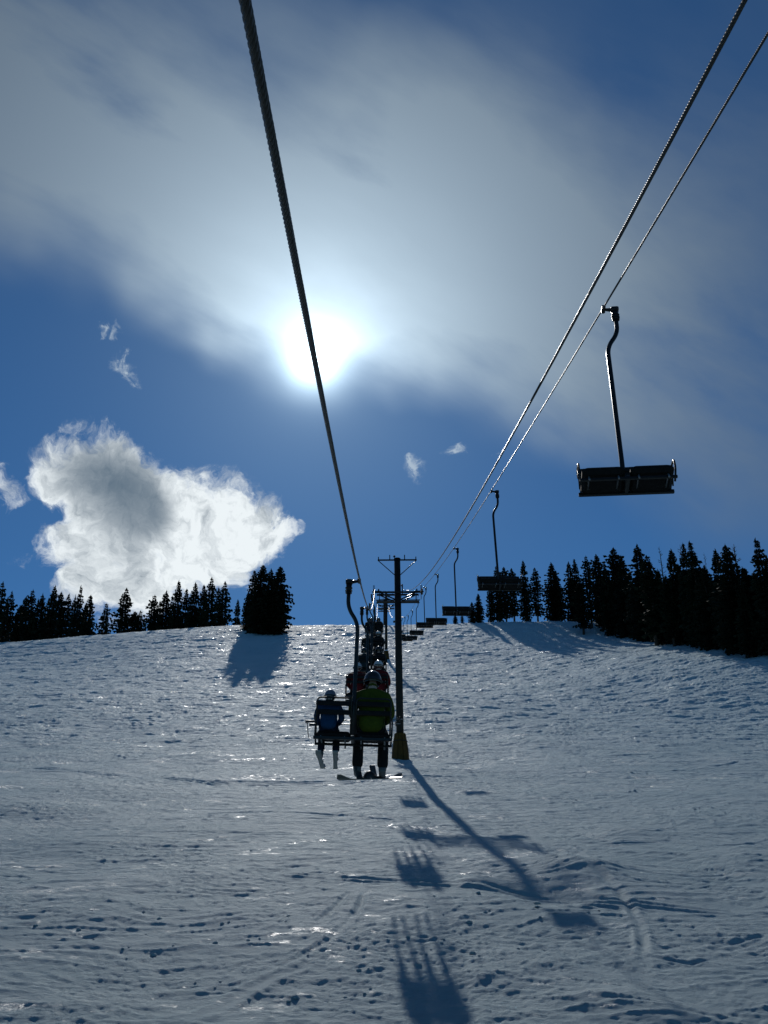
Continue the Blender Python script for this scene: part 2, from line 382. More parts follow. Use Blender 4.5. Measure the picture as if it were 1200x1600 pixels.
def make_ground():
    nr, nc = 1480, 780
    dd = np.concatenate([np.linspace(-110, 10, 14), 12.5 * (238 / 12.5) ** (np.arange(nr) / (nr - 1)), np.array([242, 248, 256, 266, 280, 300, 330, 380, 450, 560, 700, 880])])
    s0 = np.linspace(-.50, .52, nc)
    ss = np.concatenate([-.5 - np.array([5.0, 3.4, 2.2, 1.5, 1.0, .7, .48, .33, .22, .14, .08, .04]), s0, .52 + np.array([.04, .08, .14, .22, .33, .48, .7, 1, 1.5, 2.2, 3.4, 5.0])])
    D, SS = np.meshgrid(dd, ss, indexing='ij')
    X = SS * np.maximum(D + 3, 14 + 0 * D)
    X = X + .004 * (D + 3) * .2
    Z = H(X, D)
    core = (D > 11) & (D < 240) & (np.abs(X) < .7 * (D + 6))
    DT = np.zeros_like(Z); DT[core] = detail(X[core], D[core]); Z += DT
    r = random.Random(5)
    tracks = []
    def P(px, py): h = hit(px, py); return (h.x, h.y)
    # tracks seen in the photograph
    tracks.append(([P(205, 1478), P(232, 1520), P(262, 1560)], .05, .05)); tracks.append(([P(262, 1560), P(300, 1543), P(348, 1522)], .05, .05))
    tracks.append(([P(480, 1455), P(520, 1425), P(556, 1385)], .05, .06)); tracks.append(([P(380, 1520), P(450, 1505), P(520, 1470), P(560, 1425), P(575, 1390)], .06, .09))
    tracks.append(([P(930, 1372), P(1010, 1366), P(1090, 1372), P(1150, 1368)], .09, .13)); tracks.append(([P(960, 1378), P(1060, 1388), P(1140, 1376)], .05, .08))
    tracks.append(([P(1020, 1430), P(1110, 1436), P(1210, 1448)], .06, .08)); tracks.append(([P(930, 1480), P(1000, 1500), P(1080, 1508), P(1150, 1495), P(1220, 1475)], .05, .07))
    tracks.append(([P(870, 1412), P(920, 1417), P(960, 1420), P(1000, 1436)], .09, .12)); tracks.append(([P(1090, 1526), P(1160, 1535), P(1230, 1530)], .05, .07))
    tracks.append(([P(930, 1322), P(1030, 1318), P(1110, 1324), P(1180, 1322), P(1215, 1305)], .06, .09)); tracks.append(([P(1085, 1490), P(1150, 1478), P(1220, 1462)], .04, .06))
    tracks.append(([P(0, 1540), P(60, 1548), P(110, 1575), P(160, 1600)], .06, .10)); tracks.append(([P(250, 1600), P(330, 1575), P(420, 1530), P(500, 1500)], .06, .14))
    for k in range(26):
        d0 = r.uniform(17, 95) if k < 12 else r.uniform(90, 190); x0 = r.uniform(-.42, .42) * d0; ang = r.choice([r.uniform(-.35, .35), r.uniform(-.9, .9)]); cv = r.uniform(-.05, .05)
        n = r.randint(12, 26); st = r.uniform(.4, .8) * (1 + d0 / 60); p = [(x0, d0)]
        for i in range(n):
            ang += cv; x0 += math.cos(ang) * st; d0 += math.sin(ang) * st * .8; p.append((x0, d0))
        dp = r.uniform(.03, .065) * (1 + d0 / 90); w = r.uniform(.05, .10) * (1 + d0 / 50)
        tracks.append((p, dp, w))
        if r.random() < .5: tracks.append(([(a + .1, b + .28 * (1 + d0 / 80)) for a, b in p], dp * .9, w))
    for p, dp, w in tracks:
        w = max(w * .9, .075); dp = min(dp * .75, w * .37)
        m = core & (X > min(q[0] for q in p) - 1) & (X < max(q[0] for q in p) + 1) & (D > min(q[1] for q in p) - 1) & (D < max(q[1] for q in p) + 1)
        if m.any():
            g, k = groove(X[m], D[m], p, dp, w); cut = DT[m] * k * .65
            Z[m] += g - cut; DT[m] -= cut
    # hollow and mound where the tower's shadow bends, and soft mounds
    for (px, py, rx, ry, h) in [(905, 1365, 1.3, 1.5, .42), (975, 1300, 1.6, 1.8, .2), (850, 1400, 1.1, 1.0, -.22), (740, 1385, .5, .5, .12), (757, 1520, .6, .5, .12), (1160, 1345, 1.2, 1.2, .15), (820, 1165, 3.5, 3, .35),
                                (700, 1180, 4, 4, -.3), (100, 1570, 1.0, .8, .08), (340, 1365, 1.2, 1.2, .15), (960, 1570, 1.0, .5, .18), (1030, 1595, 1.0, .5, .14), (60, 1265, 2.5, 1.5, .2)]:
        h0 = hit(px, py); m = core & (np.abs(X - h0.x) < 4 * rx) & (np.abs(D - h0.y) < 4 * ry)
        Z[m] += h * np.exp(-((X[m] - h0.x) / rx) ** 2 - ((D[m] - h0.y) / ry) ** 2)
    n1, n2 = D.shape
    co = np.stack([X, D, Z], -1).reshape(-1, 3)
    idx = np.arange(n1 * n2).reshape(n1, n2)
    q = np.stack([idx[:-1, :-1], idx[:-1, 1:], idx[1:, 1:], idx[1:, :-1]], -1).reshape(-1, 4)
    me = bpy.data.meshes.new('ground')
    me.vertices.add(len(co)); me.vertices.foreach_set('co', co.ravel())
    me.loops.add(q.size); me.loops.foreach_set('vertex_index', q.ravel())
    me.polygons.add(len(q)); me.polygons.foreach_set('loop_start', np.arange(len(q)) * 4); me.polygons.foreach_set('loop_total', np.full(len(q), 4))
    me.update(); me.validate()
    me.polygons.foreach_set('use_smooth', np.ones(len(q), bool))
    o = bpy.data.objects.new('ground', me); C.objects.link(o)
    tag(o, 'ski slope of scraped and chopped snow rising to the ridge', kind='structure')
    return o

def snow_material():
    m = bpy.data.materials.new('snow'); m.use_nodes = True; t = m.node_tree; b = t.nodes['Principled BSDF']
    def n(ty, **k):
        q = t.nodes.new(ty)
        for a, c in k.items(): setattr(q, a, c)
        return q
    tcn = n('ShaderNodeTexCoord'); mp = n('ShaderNodeMapping'); t.links.new(tcn.outputs['Object'], mp.inputs[0])
    mp.inputs['Scale'].default_value = (.7, 1.3, 1)
    def nz(sc, de, ro, vec=mp.outputs[0]):
        q = n('ShaderNodeTexNoise'); q.inputs['Scale'].default_value = sc; q.inputs['Detail'].default_value = de; q.inputs['Roughness'].default_value = ro
        t.links.new(vec, q.inputs['Vector']); return q.outputs['Fac']
    big = nz(.22, 6, .6); ic0 = n('ShaderNodeMath', operation='MULTIPLY_ADD'); t.links.new(nz(3.4, 5, .65), ic0.inputs[0]); ic0.inputs[1].default_value = .5; ic1 = n('ShaderNodeMath', operation='MULTIPLY'); t.links.new(nz(.45, 3, .5), ic1.inputs[0]); ic1.inputs[1].default_value = .5; t.links.new(ic1.outputs[0], ic0.inputs[2]); ic = ic0.outputs[0]
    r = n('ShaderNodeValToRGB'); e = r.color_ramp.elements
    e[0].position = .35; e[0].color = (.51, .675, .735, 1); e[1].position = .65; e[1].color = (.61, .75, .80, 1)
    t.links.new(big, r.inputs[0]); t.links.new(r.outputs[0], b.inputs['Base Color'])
    rr = n('ShaderNodeMapRange'); t.links.new(ic, rr.inputs[0])
    rr.inputs[1].default_value = .59; rr.inputs[2].default_value = .64; rr.inputs[3].default_value = .65; rr.inputs[4].default_value = .26
    t.links.new(rr.outputs[0], b.inputs['Roughness'])
    sp = n('ShaderNodeMapRange'); t.links.new(ic, sp.inputs[0])
    sp.inputs[1].default_value = .585; sp.inputs[2].default_value = .64; sp.inputs[3].default_value = .02; sp.inputs[4].default_value = .08
    t.links.new(sp.outputs[0], b.inputs['Specular IOR Level'])
    # fine granular relief
    h1 = nz(1.3, 12, .80); h2 = nz(13, 6, .8)
    ad = n('ShaderNodeMath', operation='MULTIPLY_ADD'); t.links.new(h2, ad.inputs[0]); ad.inputs[1].default_value = .22; t.links.new(h1, ad.inputs[2])
    bp = n('ShaderNodeBump'); bp.inputs['Strength'].default_value = 1.0; bp.inputs['Distance'].default_value = .38
    t.links.new(ad.outputs[0], bp.inputs['Height']); t.links.new(bp.outputs[0], b.inputs['Normal'])
    return m
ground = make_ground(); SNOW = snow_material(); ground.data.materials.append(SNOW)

# loose lumps of snow
def snow_chunks():
    b = MB(); r = random.Random(12)
    def lump(c, s):
        vs = []; fs = []
        for i, (z, k) in enumerate(((-.3, 1), (.25, .95), (.6, .55))):
            for a in range(6): vs.append((c[0] + s * k * r.uniform(.75, 1.2) * math.cos(a * 1.047), c[1] + s * k * r.uniform(.7, 1.1) * math.sin(a * 1.047), c[2] + s * z * r.uniform(.8, 1.1) * .8))
        for i in range(2):
            for a in range(6): fs.append((i * 6 + a, i * 6 + (a + 1) % 6, i * 6 + 6 + (a + 1) % 6, i * 6 + 6 + a))
        fs.append((12, 13, 14, 15, 16, 17)); b.add(vs, fs, True)
    cl = [(1005, 1210, 5, .5), (1000, 1240, 14, 1.0), (1100, 1268, 16, .9), (1120, 1262, 8, .6), (820, 1165, 30, 2.5), (100, 1270, 10, 1.2), (700, 1460, 25, 1.2), (900, 1420, 16, .8), (960, 1570, 5, .5),
          (300, 1440, 40, 1.8), (640, 1500, 40, 1.8), (760, 1420, 40, 2.2), (430, 1520, 30, 1.5), (90, 1450, 14, 1.2), (250, 1340, 30, 2.2), (520, 1560, 12, .7), (1040, 1100, 20, 4), (870, 1250, 14, 1.5), (230, 1480, 20, .8)]
    for px, py, n, sp in cl:
        h = hit(px, py)
        for i in range(n if n < 12 else int(n * .3)):
            x = h.x + r.gauss(0, sp * .7); d = h.y + r.gauss(0, sp * .6)
            if d < 13: continue
            s = (.020 + .055 * r.random() ** 3) * (1 + h.y / 90)
            lump((x, d, float(H(x, d)) + float(detail(np.array([x]), np.array([d]))[0]) + s * .1), s)
    o = b.build('snow_chunks', SNOW); tag(o, 'loose lumps of snow strewn over the skied slope', 'snow lumps', kind='stuff')
snow_chunks()

# ------------------------------------------------------------------ ropes
XL, XR, XC = -.30, 2.93, 1.67
D1, D2, D3 = 66.5, 176.0, 237.0
def seg(z0, b, c):
    return lambda d: z0 + b * d + c * d * d
zl = seg(1.57, .262, .00137); zr = seg(5.05, .2715, .00042); zc = seg(3.25, .26, .00107)
Z1 = 25.1; Z2 = 63.6; Z3 = 84.6
def rope_z(which, d):
    if d <= D1:
        base = {'l': zl, 'r': zr, 'c': zc}[which]
        k = (Z1 - base(D1)) * (max(d, 0) / D1) ** 3
        return base(d) + k + CAMZ
    if d <= D2:
        t = (d - D1) / (D2 - D1); return Z1 + (Z2 - Z1) * t - .00076 * (d - D1) * (D2 - d) * (1.15 if which == 'l' else 1) + CAMZ
    t = (d - D2) / (D3 - D2); return Z2 + (Z3 - Z2) * t - .0006 * (d - D2) * (D3 - d) + CAMZ
def make_rope(x, which, label, dia, near0, near1, name='haul_rope'):
    root = empty(name, (x, 0, rope_z(which, 0))); z0 = root.location.z
    rr = dia / 2
    lay = dia * 6.2; ns = 6
    for k in range(ns):
        b = MB(); pts = []
        n = int((near1 - near0) / (lay / 10))
        for i in range(n + 1):
            d = near0 + (near1 - near0) * i / n
            a = 2 * math.pi * (k / ns) - 2 * math.pi * d / lay
            pts.append((rr * .57 * math.cos(a), d, rope_z(which, d) - z0 + rr * .57 * math.sin(a)))
        b.tube(pts, rr * .43, 6); b.build('strand', M['rope'], root)
    b = MB(); b.tube([(0, d, rope_z(which, d) - z0) for d in np.linspace(near0, near1, 60)], rr * .42, 6); b.build('core', M['rope'], root)
    b = MB(); ds = list(np.linspace(near1 - .05, D3, 260))
    b.tube([(0, d, rope_z(which, d) - z0) for d in ds], rr * .97, 8)
    ds = list(np.linspace(-26, near0 + .05, 40)); b.tube([(0, d, rope_z(which, d) - z0) for d in ds], rr * .97, 8)
    b.build('smooth_run', M['rope'], root)
    tag(root, label, 'cable', 'cables of the chairlift')
make_rope(XL, 'l', 'thick twisted steel rope overhead crossing the sun, carrying the riders uphill', .029, -.4, 15)
make_rope(XR, 'r', 'steel rope on the right side carrying the empty chairs', .024, .5, 10)
make_rope(XC, 'c', 'twisted cable without chairs, running between the two chair ropes', .026, .5, 9, 'signal_cable')

# ------------------------------------------------------------------ towers
def make_tower(base, h, lean=0.0, snowy=False):
    root = empty('lift_tower', base, (0, lean, 0))
    P = lambda n, b, m, p=root: b.build(n, m, p)
    n = 14
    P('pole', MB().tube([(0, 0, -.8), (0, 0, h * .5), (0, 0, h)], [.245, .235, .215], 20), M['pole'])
    P('pole_cap', MB().tube([(0, 0, h + .001), (0, 0, h + .05)], .235, 20), M['steel'])
    # foot pad of wedge panels
    nb = 10
    for k in range(nb):
        a0 = 2 * math.pi * k / nb + .03; a1 = 2 * math.pi * (k + 1) / nb - .03
        vs = []
        for z, ro in ((-.5, .60), (.45, .53), (1.45, .37)):
            for a in (a0, a1): vs.append((ro * math.cos(a), ro * math.sin(a), z))
        for z, ri in ((-.5, .30), (.45, .30), (1.45, .26)):
            for a in (a0, a1): vs.append((ri * math.cos(a), ri * math.sin(a), z))
        fs = [(0, 1, 3, 2), (2, 3, 5, 4), (7, 6, 8, 9), (9, 8, 10, 11), (4, 5, 11, 10), (1, 0, 6, 7), (0, 2, 8, 6), (2, 4, 10, 8), (3, 1, 7, 9), (5, 3, 9, 11)]
        P('pad_panel', MB().add(vs, fs), M['pad'])
    P('pad_strap', MB().tube([(.47 * math.cos(a), .47 * math.sin(a), .95) for a in np.linspace(0, 2 * math.pi, 21)[:-1]], .022, 6, True), M['rubber'])
    if snowy:
        P('snow_cap', MB().ball((0, 0, 1.40), .46, 14, 6, (1, 1, .55), 0.0), M['snowcap'])
    # upper lifting frame
    zt = h - .06
    P('lifting_arm', MB().box((0, -.02, zt), (2.74, .10, .09), bev=.01), M['steel'])
    for s in (-1, 1):
        P('lifting_brace', MB().tube([(s * 1.33, -.02, zt - .04), (s * .2, -.02, zt - 1.12)], .032, 8), M['steel'])
        P('lifting_pin', MB().tube([(s * 1.31, -.02, zt), (s * 1.31, -.02, zt + .24)], .035, 8), M['steel'])
        P('lifting_pin', MB().tube([(s * .52, -.02, zt), (s * .52, -.02, zt + .38)], .035, 8), M['steel'])
    P('cap_knob', MB().tube([(-.2, 0, h), (-.2, 0, h + .15)], .02, 6).ball((-.2, 0, h + .22), .085, 8, 6), M['steel'])
    # main crossarm and work platform
    za = 25.1 - 13.6 - .32
    za = h - 2.55
    xc = 0
    P('crossarm', MB().box((0, -.26, za), (2.9, .10, .12), bev=.012), M['pole'])
    P('crossarm', MB().box((0, .26, za), (2.9, .10, .12), bev=.012), M['pole'])
    for s in (-1, 1):
        P('platform', MB().box((s * .86, 0, za - .60), (1.22, .30, .035)), M['pole'])
        P('platform_rail', MB().box((s * .86, -.28, za - .585), (1.30, .04, .06)), M['pole'])
        P('platform_rail', MB().box((s * .86, .28, za - .585), (1.30, .04, .06)), M['pole'])
        for y in (-.26, .26):
            P('crossarm_brace', MB().tube([(s * 1.18, y, za - .05), (s * .2, y, za - .52)], .05, 8), M['steel'])
        P('platform_hanger', MB().box((s * 1.26, -.26, za - .33), (.05, .05, .48)), M['steel'])
        P('platform_hanger', MB().box((s * 1.26, .26, za - .33), (.05, .05, .48)), M['steel'])
        P('arm_end', MB().box((s * 1.43, 0, za + .125), (.62, .22, .09), bev=.01), M['steel'])
        P('end_bolt', MB().tube([(s * 1.32, 0, za + .17), (s * 1.32, 0, za + .33)], .05, 8), M['steel'])
        # sheave train: rope rides on four wheels
        tr = empty('sheave_train', (s * 1.66, 0, za + .10), (math.atan(.36), 0, 0)); tr.parent = root
        bb = MB(); bb.box((-s * .09, 0, 0), (.05, 1.8, .13), bev=.008).box((-s * .13, 0, 0), (.16, .12, .12))
        bb.build('rocker_beam', M['steel'], tr)
        for y in (-.75, -.25, .25, .75):
            MB().disc((-s * .0, y, .02), (1, 0, 0), .21, .08, 18).disc((0, y, .02), (1, 0, 0), .05, .2, 8).build('sheave', M['rubber'], tr)
        MB().box((-s * .05, 0, -.02), (.035, .22, 1.0), Matrix.Rotation(-math.atan(.36), 3, 'X'), bev=.006).build('catcher_frame', M['steel'], tr)
        MB().tube([(0, .7, -.16), (s * .02, .92, .30), (s * .02, .98, .5)], .022, 6).build('rope_guard', M['steel'], tr)
    # comm-cable mount
    P('cable_mount', MB().box((.32, .0, za + .30), (.07, .10, .62)).disc((.32, -.0, za + .56), (1, 0, 0), .12, .09, 12), M['steel'])
    P('insulator', MB().ball((.30, 0, h - 1.95 + .0), .07, 8, 6), M['galv'])
    # ladder up the side
    lad = MB(); lad.tube([(-.16, .33, 1.9), (-.16, .33, h - .7)], .016, 6).tube([(.16, .33, 1.9), (.16, .33, h - .7)], .016, 6)
    z = 2.0
    while z < h - .8: lad.tube([(-.16, .33, z), (.16, .33, z)], .012, 5); z += .3
    P('ladder', lad, M['galv'])
    return root
XT = (XL + XR) / 2
gz = lambda x, d: float(H(x, d))
HT = (Z1 - .30 + CAMZ - gz(XT, D1)) + 2.55
t1 = make_tower((XT + .09, D1, gz(XT, D1)), HT, -R(.55))
tag(t1, 'tall dark tube tower with orange padded foot beside the nearest riders', 'lift tower', 'towers of the chairlift')
t2 = make_tower((XT, D2, gz(XT, D2)), (Z2 - .30 + CAMZ - gz(XT, D2)) + 2.55, 0, True)
tag(t2, 'second lift tower, smaller and farther uphill, snow heaped on its padded foot', 'lift tower', 'towers of the chairlift')
t3 = make_tower((XT, D3, gz(XT, D3)), (Z3 - .30 + CAMZ - gz(XT, D3)) + 2.55, 0)
tag(t3, 'farthest lift tower poking up from behind the crest of the slope', 'lift tower', 'towers of the chairlift')

# ------------------------------------------------------------------ chairs
def arc(pts, n=5, mr=9.):
    """round the corners of a polyline"""
    pts = [Vector(p) for p in pts]; out = [pts[0]]
    for a, b, c in zip(pts[:-2], pts[1:-1], pts[2:]):
        r = min((a - b).length, (c - b).length) * .48; r = min(r, mr)
        p = b + (a - b).normalized() * r; q = b + (c - b).normalized() * r
        for i in range(n + 1):
            t = i / n; out.append(p * (1 - t) ** 2 + b * 2 * t * (1 - t) + q * t * t)
    out.append(pts[-1]); return out
SEATZ = -2.37                                # seat top under the rope
def make_chair(SEATZ, bh=1.0):
    root = empty('lift_chair')
    P = lambda n, b, m: b.build(n, m, root)
    g = MB(); g.box((-.01, 0, -.006), (.055, .16, .045), bev=.012).tube([(-.01, 0, -.012), (-.08, 0, -.022), (-.15, 0, -.03)], [.018, .026, .034], 10).box((-.165, 0, -.03), (.11, .11, .07), bev=.015)
    P('rope_grip', g, M['steel'])
    P('hanger_socket', MB().tube([(-.165, 0, -.06), (-.165, 0, -.20)], [.05, .036], 10).tube([(-.165, 0, -.17), (-.165, 0, -.185)], .058, 10).tube([(-.165, 0, -.125), (-.165, 0, -.14)], .058, 10)
      .tube([(-.165, 0, -.205), (-.165, 0, -.22)], .052, 10), M['steel'])
    pole = [(-.165, 0, -.10), (-.165, 0, -.50), (-.02, 0, -.72), (0, 0, -1.0), (0, 0, -2.2), (0, -.02, SEATZ - .05)]
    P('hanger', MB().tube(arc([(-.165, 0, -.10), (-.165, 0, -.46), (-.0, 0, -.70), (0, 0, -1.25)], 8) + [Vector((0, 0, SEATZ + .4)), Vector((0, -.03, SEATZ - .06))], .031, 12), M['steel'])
    # seat and back: two bays either side of the hanger
    zb = SEATZ
    for s in (-1, 1):
        cx = s * .29
        P('seat_pad', MB().box((cx, .245, zb - .035), (.52, .46, .11), Matrix.Rotation(R(5), 3, 'X'), bev=.04), M['seatpad'])
        for k, (z, hh) in enumerate(((.400 * bh, .075), (.270 * bh, .075))):
            P('back_slat', MB().box((cx, -.035 - .03 * k * -.5, zb + z), (.55, .035, hh), Matrix.Rotation(R(-8), 3, 'X'), bev=.012), M['wood'])
        P('back_frame', MB().tube(arc([(s * .035, .02, zb - .05), (s * .035, -.07, zb + .475 * bh), (s * .545, -.07, zb + .475 * bh), (s * .545, .02, zb - .05)], 4, .07), .013, 7), M['steel'])
        ar = MB().tube(arc([(s * .56, -.04, zb + .19), (s * .575, .10, zb + .20), (s * .575, .36, zb + .17), (s * .575, .40, zb + .0), (s * .56, .30, zb - .12)], 4), .013, 7)
        ar.tube([(s * .575, .20, zb + .19), (s * .565, .10, zb - .06)], .010, 6)
        P('armrest', ar, M['steel'])
        P('seat_bracket', MB().tube([(s * .12, .02, zb - .085), (s * .12, .44, zb - .10), (s * .12, .47, zb - .16)], .012, 6), M['galv'])
        P('seat_bracket', MB().tube([(s * .47, .02, zb - .085), (s * .47, .44, zb - .10), (s * .47, .47, zb - .16)], .012, 6), M['galv'])
    P('seat_beam', MB().box((0, .04, zb - .10), (1.16, .045, .045), bev=.006).box((0, .40, zb - .115), (1.16, .035, .035), bev=.005), M['steel'])
    P('hanger_foot', MB().box((0, .2, zb - .09), (.06, .40, .05), bev=.01), M['steel'])
    return root
chair_u = make_chair(SEATZ); chair_e = make_chair(-2.95, .7); freeze(chair_u); freeze(chair_e)
used = set()
CH = {}
def place_chair(x, which, d, rotz, sway, label, group, pitch=0):
    src = chair_u if which == 'l' else chair_e
    c = src if src.name not in used else copy_tree(src)
    used.add(src.name)
    if which == 'r': c.scale = (.92, .82, 1)
    c.location = (x, d, rope_z(which, d)); c.rotation_euler = (pitch, sway, rotz)
    tag(c, label, 'chair', group); return c
PE = R(11)
GE = 'empty chairs going back down'; GU = 'chairs carrying riders up the slope'
place_chair(XR, 'r', 11.05, math.pi - R(7), R(-.9), 'large empty double chair hanging nearest on the right, against open sky', GE, PE)
place_chair(XR, 'r', 24.05, math.pi, R(.2), 'second empty chair down from the nearest, in front of the first treetops', GE, PE)
place_chair(XR, 'r', 37.05, math.pi, R(-.4), 'third empty chair, hanging just above the crest left of the trees', GE, PE)
for k in range(3, 13):
    place_chair(XR, 'r', 11.05 + 13 * k, math.pi, R((k * 37 % 5 - 2) * .3), 'small empty chair, %s in the line from the nearest one' % ordinal(k + 1), GE, PE)
LD = [15.0 + 11.5 * k for k in range(13)]
LC = []
for k, d in enumerate(LD):
    lab = ['chair with child in blue and adult in lime green, nearest of the riders',
           'chair carrying two riders in red, just beyond the lime jacket'][k] if k < 2 else 'riders\' chair, %s uphill from the one with the child' % ordinal(k + 1)
    LC.append(place_chair(XL, 'l', d, 0, R([0, .3, -.5, .4, 0][k % 5]), lab, GU))

# ------------------------------------------------------------------ people
def skin_mesh(name, m, nodes, edges, parent=None, sub=1):
    """nodes: list of (co, rx, ry); first node is the root"""
    me = bpy.data.meshes.new(name + '_cage'); me.from_pydata([n[0] for n in nodes], edges, [])
    o = bpy.data.objects.new(name + '_cage', me); C.objects.link(o)
    sk = o.modifiers.new('Skin', 'SKIN'); sk.use_smooth_shade = True; sk.branch_smoothing = .4
    for i, n in enumerate(nodes):
        v = me.skin_vertices[0].data[i]; v.radius = (n[1], n[2] if len(n) > 2 else n[1]); v.use_root = (i == 0)
    s = o.modifiers.new('Sub', 'SUBSURF'); s.levels = sub; s.render_levels = sub
    bpy.context.view_layer.update()
    ev = o.evaluated_get(bpy.context.evaluated_depsgraph_get())
    nm = bpy.data.meshes.new_from_object(ev); nm.name = name
    bpy.data.objects.remove(o); bpy.data.meshes.remove(me)
    nm.materials.clear(); nm.materials.append(m)
    nm.polygons.foreach_set('use_smooth', [True] * len(nm.polygons))
    r = bpy.data.objects.new(name, nm); C.objects.link(r)
    if parent is not None: r.parent = parent
    return r

def person_shape(sc=1.0, lean=0.0, arms='lap', knee_w=.15, toe=.0, head_turn=0, bend=0.0):
    """joint positions of a rider sitting at the origin (seat top), facing +y"""
    J = {}
    J['pelvis'] = (0, .14, .10); J['belly'] = (0, .12, .24); J['chest'] = (lean * .5, .12 + bend * .4, .42); J['neck'] = (lean, .15 + bend, .585)
    J['head'] = (lean + .0, .18 + bend * 1.2, .70); J['crown'] = (lean, .19 + bend * 1.2, .79)
    for s, n in ((-1, 'l'), (1, 'r')):
        J['sh' + n] = (s * .185 + lean * .7, .13 + bend, .52)
        J['el' + n] = (s * .245 + lean * .4, .16, .27)
        J['wr' + n] = (s * .17, .40, .20) if arms == 'lap' else (s * .20, .42, .26)
        J['hip' + n] = (s * .09, .16, .08); J['kn' + n] = (s * knee_w, .56, .08); J['an' + n] = (s * (knee_w + .0), .60, -.38)
        J['to' + n] = (s * (knee_w + toe), .80, -.43); J['he' + n] = (s * knee_w, .56, -.45)
    return {k: Vector(v) * sc for k, v in J.items()}

def fingers(nodes, edges, wrist, s, sc, r0, out_to):
    """palm with five unequal bent fingers closing downwards round a bar or knee"""
    w = Vector(wrist); fwd = Vector((-s * .25, .95, 0)).normalized(); sd = Vector((fwd.y, -fwd.x, 0)) * s
    pi = len(nodes); nodes.append((w + fwd * .05 * sc, r0 * 1.5, r0)); edges.append((out_to, pi))
    for k, ln in enumerate((.062, .072, .068, .052)):
        off = sd * (.028 - .019 * k) * sc * -1 * -1
        a = w + fwd * .085 * sc + off; b = a + fwd * ln * .5 * sc + Vector((0, 0, -.012)) * sc; c = b + fwd * .012 * sc + Vector((0, 0, -.7 * ln)) * sc
        i = len(nodes); nodes += [(a, r0 * .42), (b, r0 * .40), (c, r0 * .34)]; edges += [(pi, i), (i, i + 1), (i + 1, i + 2)]
    a = w + fwd * .03 * sc - sd * .03 * sc * -1 * -1; b = a + (fwd * .03 - sd * .02 + Vector((0, 0, -.02))) * sc
    i = len(nodes); nodes += [(b, r0 * .45), (b + (fwd * .02 + Vector((0, 0, -.03))) * sc, r0 * .36)]; edges += [(pi, i), (i, i + 1)]

